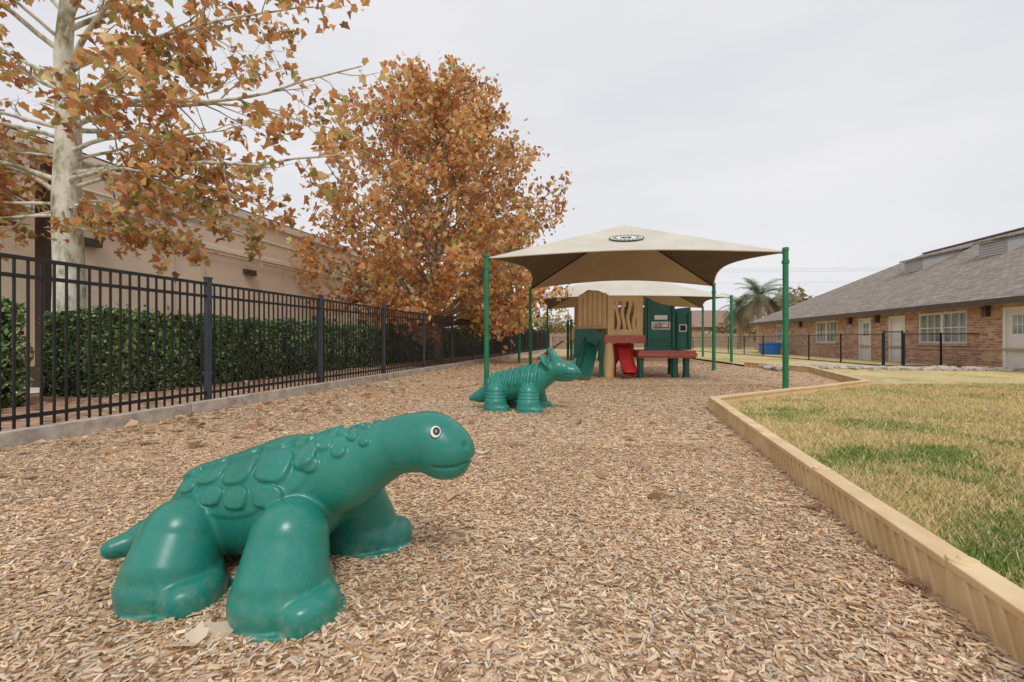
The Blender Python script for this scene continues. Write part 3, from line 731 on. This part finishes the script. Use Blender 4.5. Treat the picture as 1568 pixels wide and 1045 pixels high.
for (x,y) in ((3.50,12.42),(4.45,12.45),(4.78,12.5),(3.50,13.7),(4.78,13.7),(2.0,13.5),(2.0,12.95)):
    G.tube([(x,y,0),(x,y,.3),(x,y,.62)],[.10,.085,.10],14)
G.tube([(2.0,12.95,.6),(2.0,12.95,1.3)],[.09,.09],12); G.tube([(3.50,13.7,.6),(3.5,13.7,2.2)],[.06,.06],12)
n=14; pts=[(0,0),(.14,0)]+[(.40-.26*math.cos(math.pi*i/n),.55+.42*math.sin(math.pi*i/n)) for i in range(n+1)]+[(.66,0),(.80,0),(.86,.5),(.84,1.2),(.5,1.36),(.0,1.34),(-.05,.6)]
G.poly(pts,0,.07,Matrix.Translation((1.74,12.62,0))@Matrix.Rotation(math.radians(-15),4,'Z'))
path=[(2.30,12.9,1.12),(2.24,12.6,.98),(2.12,12.3,.70),(2.0,12.0,.40),(1.90,11.75,.20),(1.84,11.55,.16)]
vs=[];fs=[]; prof=[(-.22,.20),(-.20,.22),(-.17,.18),(-.13,.03),(0,0),(.13,.03),(.17,.18),(.20,.22),(.22,.20),(.16,-.05),(-.16,-.05)]
for i,q in enumerate(path):
    for a_,b_ in prof: vs.append((q[0]+a_,q[1],q[2]+b_))
k=len(prof)
for i in range(len(path)-1):
    for j in range(k): fs.append((i*k+j,i*k+(j+1)%k,(i+1)*k+(j+1)%k,(i+1)*k+j))
fs.append(tuple(range(k))); fs.append(tuple(range(len(path)*k-1,(len(path)-1)*k-1,-1)))
G.add(vs,fs); G.obj('green_panels_and_slide',mTeal2,g,.010)
D=MB(); D.span((2.50,12.32,.96),(3.62,12.62,1.165)); D.span((3.42,12.24,.56),(4.96,13.8,.76)); D.span((1.95,12.62,1.0),(3.4,13.8,1.15)); D.span((3.38,12.20,.60),(4.98,12.235,.70))
D.obj('red_decks',mRedDeck,g,.02)
S=MB(); n=12
S.poly([(2.84,0),(2.92,0)]+[(3.13-.21*math.cos(math.pi*i/n),.28+.25*math.sin(math.pi*i/n)) for i in range(n+1)]+[(3.34,0),(3.42,0),(3.42,.95),(2.84,.95)],12.75,12.82)
vs=[];fs=[]
for i,(yy,zz) in enumerate([(12.80,.95),(12.6,.80),(12.4,.52),(12.2,.30),(12.0,.2),(11.9,.2)]):
    for a_,b_ in [(-.2,.13),(-.15,0),(.15,0),(.2,.13),(.17,-.05),(-.17,-.05)]: vs.append((3.1+a_,yy,zz+b_))
for i in range(5):
    for j in range(6): fs.append((i*6+j,i*6+(j+1)%6,(i+1)*6+(j+1)%6,(i+1)*6+j))
fs.append((0,1,2,3,4,5)); S.add(vs,fs); S.obj('red_slide',mRed,g,.012)
W=MB()
for (a_,b,c,d,y) in ((3.80,4.26,1.36,1.52,12.325),(4.58,4.74,1.30,1.45,12.405)):
    t=.025; W.span((a_-t,y-.01,c-t),(b+t,y+.015,c)); W.span((a_-t,y-.01,d),(b+t,y+.015,d+t)); W.span((a_-t,y-.01,c),(a_,y+.015,d)); W.span((b,y-.01,c),(b+t,y+.015,d))
W.span((3.85,12.30,1.60),(4.2,12.312,1.72)); W.obj('white_trim',mWhite,g,.004)
K=MB(); K.poly([(0,0),(.5,0),(.42,.10),(.1,.12)],0,.9,Matrix.Translation((2.05,12.9,2.35))); K.obj('dark_roof_piece',mBrown,g,.01)

g=group('play_structure.001'); A=MB()
for x in (3.0,4.4): 
    for y in (23,24.4): A.cyl((x,y,0),(x,y,2.1),.07)
A.obj('posts',mGreenPost,g); A=MB(); A.span((2.95,22.95,.9),(4.45,24.45,1.02)); A.poly([(2.6,1.0),(2.7,1.0),(1.5,.1),(1.3,.1)],23.4,24.0); A.obj('deck',mRedDeck,g,.01)
A=MB(); A.poly(arch(3.0,4.4,1.05,1.6,.12),22.92,22.96); A.obj('panel',mTanP,g,.01)

# ------------------------------------------------------------ stucco building (left)
aL=math.atan2(1,.2095); p0=Vector((-14+.2095*2,2,0)); g=group('stucco_building',p0,aL)
W=MB(); Ln=34
W.span((0,0,0),(Ln,14,5.7)); W.obj('walls',mStucco,g)
T=MB(); T.span((-.05,-.08,5.70),(Ln+.05,14.1,5.98)); T.obj('parapet',mStuccoPale,g,.01)
T=MB(); T.span((-.02,-.05,5.985),(Ln+.02,.15,6.04)); T.obj('parapet_flashing',mBrown,g)
T=MB(); T.span((0,-.05,4.25),(Ln,-.003,4.42)); T.span((0,-.035,5.05),(Ln,-.003,5.10)); T.obj('band',mStuccoPale,g,.01)
T=MB(); 
for k in range(7): T.span((3+k*5,-.012,0),(3.03+k*5,-.003,4.25))
T.obj('control_joints',mStuccoTrim,g)
T=MB(); T.tube([(6,-.09,4.13),(33.5,-.09,4.13)],[.03,.03],8); T.tube([(14,-.07,4.12),(14,-.07,3.0)],[.025,.025],8); T.obj('conduit',mStuccoTrim,g)
T=MB()
for k in (5,10.2,15.8,26): T.span((k,-.16,3.62),(k+.55,-.003,3.78)); T.span((k+.05,-.22,3.56),(k+.5,-.10,3.62))
T.obj('wall_lights',mBrown,g,.01)
T=MB()
for k in (2.5,20,24): T.span((k,-.03,.1),(k+1.0,-.003,2.2))
T.obj('doors',mBrown,g,.01)

g=group('light_pole'); T=MB(); T.box((-9.85,9.6,2.45),(.22,.22,4.9)); T.box((-9.85,9.6,.25),(.42,.42,.5)); T.box((-9.55,9.6,4.86),(.75,.28,.14)); T.obj('pole',mBrown,g,.015)

# ------------------------------------------------------------ brick building (right)
ab=math.atan2(.988,.1535); g=group('brick_building',(13.9+1.535,10,0),ab)
W=MB(); H=2.42
ops=[(4.02,5.08,0.05,2.12,'door2'),(6.53,8.96,.92,2.12,'win'),(9.7,10.75,.05,2.12,'door'),(12.05,13.0,.05,2.12,'door2'),(15.1,17.4,.9,2.12,'win'),(21,23,.9,2.12,'win'),(-3.2,-1.0,.92,2.12,'win')]
ops.sort(); s=-12
for a_,b_,c_,d_,t_ in ops:
    W.span((s,-.3,0),(a_,0,H)); W.span((a_,-.3,d_),(b_,0,H))
    if c_>.1: W.span((a_,-.3,0),(b_,0,c_))
    s=b_
W.span((s,-.3,0),(26.3,0,H)); W.span((26.0,-14,0),(26.3,-.3,H)); W.span((-12,-14,0),(26,-13.7,H)); W.obj('brick_walls',mBrick,g)
T=MB(); T.span((-12,.004,.70),(26.34,.03,.78)); 
fr=MB(); gl=MB(); dr=MB()
for a_,b_,c_,d_,t_ in ops:
    if t_=='win':
        T.span((a_-.1,.006,c_-.1),(b_+.1,.06,c_)) 
        w=.07
        fr.span((a_,-.12,c_),(a_+w,-.03,d_)); fr.span((b_-w,-.12,c_),(b_,-.03,d_)); fr.span((a_+w,-.12,d_-w),(b_-w,-.03,d_)); fr.span((a_+w,-.12,c_),(b_-w,-.03,c_+w))
        m_=(a_+b_)/2; fr.span((m_-.05,-.118,c_+w),(m_+.05,-.032,d_-w))
        fr.span((a_+w,-.11,(c_+d_)/2-.02),(m_-.05,-.045,(c_+d_)/2+.02)); fr.span((m_+.05,-.11,(c_+d_)/2-.02),(b_-w,-.045,(c_+d_)/2+.02))
        for hlf in ((a_+w,m_-.05),(m_+.05,b_-w)):
            for q in (1/3,2/3):
                xx=hlf[0]+(hlf[1]-hlf[0])*q; fr.span((xx-.01,-.10,c_+w),(xx+.01,-.06,d_-w))
        gl.span((a_+.02,-.14,c_+.02),(b_-.02,-.125,d_-.02))
    else:
        fr.span((a_,-.12,c_),(a_+.07,.02,d_)); fr.span((b_-.07,-.12,c_),(b_,.02,d_)); fr.span((a_+.07,-.12,d_-.07),(b_-.07,.02,d_))
        dr.span((a_+.07,-.10,c_),(b_-.07,-.05,d_-.07))
        if t_=='door2':
            gl.span((a_+.27,-.052,1.25),(b_-.27,-.044,1.85))
            for q in (1/3,2/3): 
                xx=a_+.27+(b_-a_-.54)*q; fr.span((xx-.012,-.05,1.25),(xx+.012,-.036,1.85))
            fr.span((a_+.27,-.05,1.54),(b_-.27,-.037,1.56))
        else:
            for z_ in (.3,1.15): fr.span((a_+.22,-.052,z_),(b_-.22,-.040,z_+.65))
T.obj('sills_and_band',M('sill_brick',(.42,.28,.20),(.52,.37,.27),5,.9),g,.004)
fr.obj('white_frames',mWhite,g,.004); gl.obj('glazing',mGlass,g); dr.obj('doors',M('door_paint',(.70,.66,.64),(.74,.71,.69),3,.5),g)
T=MB(); 
for xx in (5.55,11.4,13.6,19): T.span((xx,.003,1.86),(xx+.18,.16,2.14)); T.span((xx-.03,.003,2.14),(xx+.21,.2,2.19))
T.obj('wall_lamps',mBrown,g,.01)
e=.55; zE=2.40; zR=6.35; s0,s1=-12.5,26.85; yb=-14.6; yr=(e+yb)/2; 
rs1=s1-(e-yr); V=[(s0,e,zE),(s1,e,zE),(s1,yb,zE),(s0,yb,zE),(s0,yr,zR),(rs1,yr,zR)]
fo=MB(); fo.add(V,[(0,1,5,4),(1,2,5),(2,3,4,5),(3,0,4)]); fo.obj('shingle_roof',mShingle,g)
T=MB(); T.span((s0,e-.03,zE-.20),(s1-.03,e,zE-.004)); T.span((s1-.03,yb,zE-.20),(s1,e,zE-.004)); T.obj('fascia',mBrown,g)
T=MB(); T.span((s0,0.003,zE-.17),(s1-.04,e-.035,zE-.14)); T.obj('soffit',M('soffit',(.42,.33,.26),None,rough=.8),g)
T=MB(); T.box((s0/2+rs1/2,yr,zR+.02),(rs1-s0,.3,.06)); T.obj('ridge_cap',M('ridge',(.26,.22,.19),None,rough=.9),g,.01)
sl=(zR-zE)/(e-yr)
dm=MB(); dmr=MB(); lou=MB()
for sx in (15.3,10.5,3.0):
    yy=-3.9; zz=zE+(e-yy)*sl; hh=.62
    dm.add([(sx-.7,yy,zz-.25),(sx+.7,yy,zz-.25),(sx+.7,yy,zz+hh),(sx-.7,yy,zz+hh),(sx-.7,yy-1.9,zz+1.9*sl-.25),(sx+.7,yy-1.9,zz+1.9*sl-.25),(sx+.7,yy-1.9,zz+hh+.42),(sx-.7,yy-1.9,zz+hh+.42)],[(0,3,2,1),(4,5,6,7),(0,1,5,4),(1,2,6,5),(2,3,7,6),(3,0,4,7)])
    for q in range(5): lou.span((sx-.55,yy+.002,zz+.02+q*.11),(sx+.55,yy+.03,zz+.07+q*.11))
    ya,yb2=yy+.18,yy-2.35; za,zb=zz+hh+.0,zz+hh+.54
    dmr.add([(sx-.85,ya,za),(sx+.85,ya,za),(sx+.85,yb2,zb),(sx-.85,yb2,zb),(sx-.85,ya,za+.07),(sx+.85,ya,za+.07),(sx+.85,yb2,zb+.07),(sx-.85,yb2,zb+.07)],[(0,3,2,1),(4,5,6,7),(0,1,5,4),(1,2,6,5),(2,3,7,6),(3,0,4,7)])
dm.obj('roof_vents',M('vent_grey',(.36,.36,.35),(.42,.41,.40),3,.7),g); lou.obj('vent_louvres',M('louvre_grey',(.5,.5,.49),None,rough=.7),g); dmr.obj('vent_roofs',mShingle,g)

# ------------------------------------------------------------ chain link fences
def chain(name,pts,h,z0=.05,sp=.075,wr=.0022):
    g=group(name); po=MB(); VV=[]; 
    for (x0,y0),(x1,y1) in zip(pts[:-1],pts[1:]):
        L=math.hypot(x1-x0,y1-y0); n=max(1,round(L/2.6)); d=np.array([(x1-x0)/L,(y1-y0)/L])
        for i in range(n+1): po.cyl((x0+d[0]*L*i/n,y0+d[1]*L*i/n,0),(x0+d[0]*L*i/n,y0+d[1]*L*i/n,z0+h+.05),.032,n=8)
        for zz in (z0+h,z0+.06): po.cyl((x0,y0,zz),(x1,y1,zz),.020,n=6)
        s=np.arange(-h,L,sp)
        for dirn in (1,-1):
            a=s if dirn==1 else s+h; b=a+dirn*h
            ta=np.full(len(s),z0); tb=np.full(len(s),z0+h)
            def clip(a,b,za,zb):
                t0=np.clip((0-a)/(b-a),0,1) if dirn==1 else np.clip((L-a)/(b-a),0,1)
                t1=np.clip((L-a)/(b-a),0,1) if dirn==1 else np.clip((0-a)/(b-a),0,1)
                return a+(b-a)*t0,a+(b-a)*t1,za+(zb-za)*t0,za+(zb-za)*t1
            a,b,za,zb=clip(a,b,ta,tb); w=wr*1.4
            q=lambda s_,z_: np.stack([x0+d[0]*s_,y0+d[1]*s_,z_],-1)
            VV.append(np.stack([q(a-w,za),q(a+w,za),q(b+w,zb),q(b-w,zb)],1).reshape(-1,3))
    po.obj('posts_and_rails',mBlack,g)
    V=np.concatenate(VV); fast_mesh('wire_mesh',V,np.arange(len(V)).reshape(-1,4),mBlack,g)
chain('chain_link_fence',[(16.4,15.9),(15.55,16.5),(14.3,16.6)],1.22)
chain('chain_link_fence.001',[(13.6,16.7),(14.9,27),(15.9,40)],1.22)
chain('chain_link_fence.002',[(15.9,46.0),(4.4,49)],1.3,sp=.14,wr=.004)
chain('gate',[(14.25,16.62),(13.65,16.70)],1.3,sp=.06)
g=group('rock_edging'); rb=MB()
for i in range(190):
    t=random.random(); x=11.5+t*5+random.gauss(0,.15); y=15.0-t*.9+random.gauss(0,.18); s_=random.uniform(.05,.14)
    if random.random()<.3: x=8.6+random.random()*3; y=15.6+random.gauss(0,.3)
    Mx=Matrix.Rotation(random.random()*6,4,'Z')@Matrix.Rotation(random.gauss(0,.3),4,'X'); rb.box((x,y,.09+s_*.3),(s_*2,s_*1.4,s_*.9),M=Mx)
rb.obj('rocks',mRock,g,.02)
g=group('blue_recycling_bin',(17.3,30.5,.08)); b=MB(); b.add([(-.45,-.35,0),(.45,-.35,0),(.45,.35,0),(-.45,.35,0),(-.52,-.42,.68),(.52,-.42,.68),(.52,.42,.68),(-.52,.42,.68)],[(0,3,2,1),(0,1,5,4),(1,2,6,5),(2,3,7,6),(3,0,4,7),(4,5,6,7)]); b.box((0,0,.71),(1.14,.92,.07)); b.box((0,-.1,.78),(.9,.6,.08)); b.obj('bin',mBlue,g,.02)

# ------------------------------------------------------------ background
g=group('distant_trees')
Vs=[];Cs=[]
def clump(cx,cy,cz,rx,rz,n,sz,c):
    d=R.normal(size=(n,3)); d/=np.linalg.norm(d,axis=1)[:,None]; rr=R.random(n)**.35
    lob=1+.35*np.sin(d[:,0]*5+cx)*np.cos(d[:,2]*4+cy)
    p=np.array([cx,cy,cz])+d*(rr*lob)[:,None]*np.array([rx,rx,rz]); e1=R.normal(size=(n,3)); e1/=np.linalg.norm(e1,axis=1)[:,None]; e2=np.cross(e1,R.normal(size=(n,3))); e2/=np.linalg.norm(e2,axis=1)[:,None]
    s=sz*R.uniform(.5,1.3,(n,1)); Vs.append(np.stack([p-e1*s,p+e2*s*.6,p+e1*s,p-e2*s*.6],1).reshape(-1,3))
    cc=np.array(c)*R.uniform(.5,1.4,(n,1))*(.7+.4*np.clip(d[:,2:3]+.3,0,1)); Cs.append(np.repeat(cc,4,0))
pal2=[(.14,.17,.07),(.28,.20,.09),(.40,.26,.12),(.19,.20,.09),(.46,.36,.15),(.32,.15,.08)]
tr=MB()
for i in range(46):
    x=-6+i*1.35+random.gauss(0,.5); y=62+random.uniform(-4,18); h=random.uniform(3,6.2); c=random.choice(pal2)
    clump(x,y,h*.6,random.uniform(1.8,3.2),h*.45,650,.22,c); tr.cyl((x,y,0),(x,y,h*.6),.15,.08,6)
for (x,y,h) in ((40,66,8.4),(44,72,8.6),(31.5,50,6.4),(56,60,9)): clump(x,y,h*.7,2.6,h*.28,700,.28,(.30,.27,.17)); tr.cyl((x,y,0),(x,y,h*.7),.2,.08,6)
V=np.concatenate(Vs); fast_mesh('foliage',V,np.arange(len(V)).reshape(-1,4),mFoliageFar,g,False,np.concatenate(Cs)); tr.obj('trunks',mTrunk2,g)
random.seed(3); T=Tree(); cfg=dict(seg=[.5,.4,.3],wob=[.12,.2,.2],up=[.05,.03,.02],max=2,nl=0,lspread=.1,nc=[7,5],len=[.5,.5],t0=.3)
g=group('bare_tree')
for k in range(14): T.branch((27.5+random.gauss(0,.2),47,1+random.random()*2),(random.gauss(0,.5),random.gauss(0,.5),1),4.2,.06,0,cfg)
T.big.cyl((27.5,47,0),(27.5,47,3),.2,.12); T.big.obj('trunk',mTrunk2,g); T.small.obj('twigs',mTrunk2,g)
def palm(name,x,y,h,fl):
    g=group(name); t=MB(); t.tube([(x,y,0),(x+.1,y,h*.5),(x,y,h)],[.30,.24,.26],10); t.obj('trunk',mTrunk2,g); Vp=[];Cp=[]
    for k in range(80):
        az=random.random()*6.283; el=random.uniform(-.9,1.3); p=Vector((x,y,h)); d=Vector((math.cos(az)*math.cos(el),math.sin(az)*math.cos(el),math.sin(el)))
        st=fl/12; c=np.array([.15,.19,.10])*random.uniform(.6,1.4)
        if el<-.2: c=np.array([.30,.24,.15])
        for i in range(12):
            d=(d+Vector((0,0,-.13))).normalized(); q=p+d*st; side=d.cross(Vector((0,0,1))).normalized(); w=.62*math.sin((i+1.2)/13.5*math.pi)
            for sgn in (1,-1):
                for u in (0,.5):
                    b0=p.lerp(q,u); b1=p.lerp(q,u+.28); tip=b0+side*sgn*w+d*.2+Vector((0,0,-.22*w-.05)); Vp += [b0,b1,tip]; Cp += [c]*3
            p=q
    fast_mesh('fronds',[tuple(v) for v in Vp],np.arange(len(Vp)).reshape(-1,3),mFoliageFar,g,False,np.array(Cp))
palm('palm_tree',24.4,45,5.4,3.0); palm('palm_tree.001',25.0,50,4.6,2.7)
g=group('neighbour_house'); b=MB(); b.span((22,66,0),(36,74,2.9)); b.obj('walls',mBrick,g)
b=MB(); b.add([(21.5,65.5,2.9),(36.5,65.5,2.9),(36.5,74.5,2.9),(21.5,74.5,2.9),(25,70,5.6),(33,70,5.6)],[(0,1,5,4),(1,2,5),(2,3,4,5),(3,0,4)]); b.obj('roof',M('brown_roof',(.26,.17,.13),(.32,.22,.17),2,.9),g)
b=MB()
for x in (24,28,32): b.span((x,65.95,1),(x+1.3,65.99,2.3))
b.obj('windows',mWhite,g)
g=group('wooden_fence'); b=MB()
for i in range(230): b.box((-8+i*.2,58,.95+random.gauss(0,.015)),(.185,.03,1.9))
b.obj('boards',M('fence_boards',(.30,.21,.15),(.40,.30,.22),3,.9),g)
# overhead wires on far poles
g=group('utility_pole'); b=MB(); b.cyl((-20,95,0),(-20,95,17),.18,.12); b.box((-20,95,15.8),(.15,2.2,.15)); b.obj('pole',mTrunk2,g)
g=group('utility_pole.001'); b=MB(); b.cyl((130,88,0),(130,88,17),.18,.12); b.box((130,88,15.8),(.15,2.2,.15)); b.obj('pole',mTrunk2,g)
g=group('power_lines'); b=MB()
for dy,z in ((-1,15.9),(0,16.4),(1,15.9),(0,13.6)):
    b.tube([(-20+150*t/24,95-7*t/24+dy,z-1.0*4*(t/24)*(1-t/24)) for t in range(25)],[.014]*25,4)
b.obj('wires',M('wire_grey',(.2,.2,.21),None,rough=.7),g)

# ------------------------------------------------------------ sky, sun, camera
w=bpy.data.worlds.new('World'); scene.world=w; w.use_nodes=True; nt=w.node_tree; bg=nt.nodes['Background']
sk=nt.nodes.new('ShaderNodeTexSky'); sk.sky_type='NISHITA'; sk.sun_disc=False; el=math.radians(52); rot=math.radians(172)
sk.sun_elevation=el; sk.sun_rotation=rot; sk.air_density=1.0; sk.dust_density=3
tc=nt.nodes.new('ShaderNodeTexCoord'); mp=nt.nodes.new('ShaderNodeMapping'); mp.inputs['Scale'].default_value=(1,1,3.5); nt.links.new(tc.outputs['Generated'],mp.inputs[0])
nf=noise(nt,1.6,5,mp.outputs[0],.5)
cl=ramp(nt,nf,[(.3,(.70,.705,.745)),(.7,(.82,.815,.835))])
vm=nt.nodes.new('ShaderNodeVectorMath'); vm.operation='SCALE'; vm.inputs['Scale'].default_value=10.8; nt.links.new(cl,vm.inputs[0])
nt.links.new(mixc(nt,.95,sk.outputs[0],vm.outputs[0]),bg.inputs['Color']); bg.inputs['Strength'].default_value=.1
sd=bpy.data.lights.new('sun','SUN'); sd.energy=1.4; sd.angle=math.radians(16); sd.color=(1,.97,.93)
so=bpy.data.objects.new('sun',sd); C.objects.link(so)
dirv=Vector((math.sin(rot)*math.cos(el),math.cos(rot)*math.cos(el),math.sin(el)))
so.rotation_euler=(-dirv).to_track_quat('-Z','Y').to_euler()
cd=bpy.data.cameras.new('camera'); cd.lens=16; cd.sensor_width=36; cd.clip_end=2000; cd.clip_start=.05
co=bpy.data.objects.new('camera',cd); C.objects.link(co); co.location=(0,0,1.05); co.rotation_euler=(math.radians(90),0,0)
cd.shift_y=-.001; scene.camera=co
scene.view_settings.view_transform='Standard'; scene.view_settings.look='None'; scene.view_settings.exposure=0
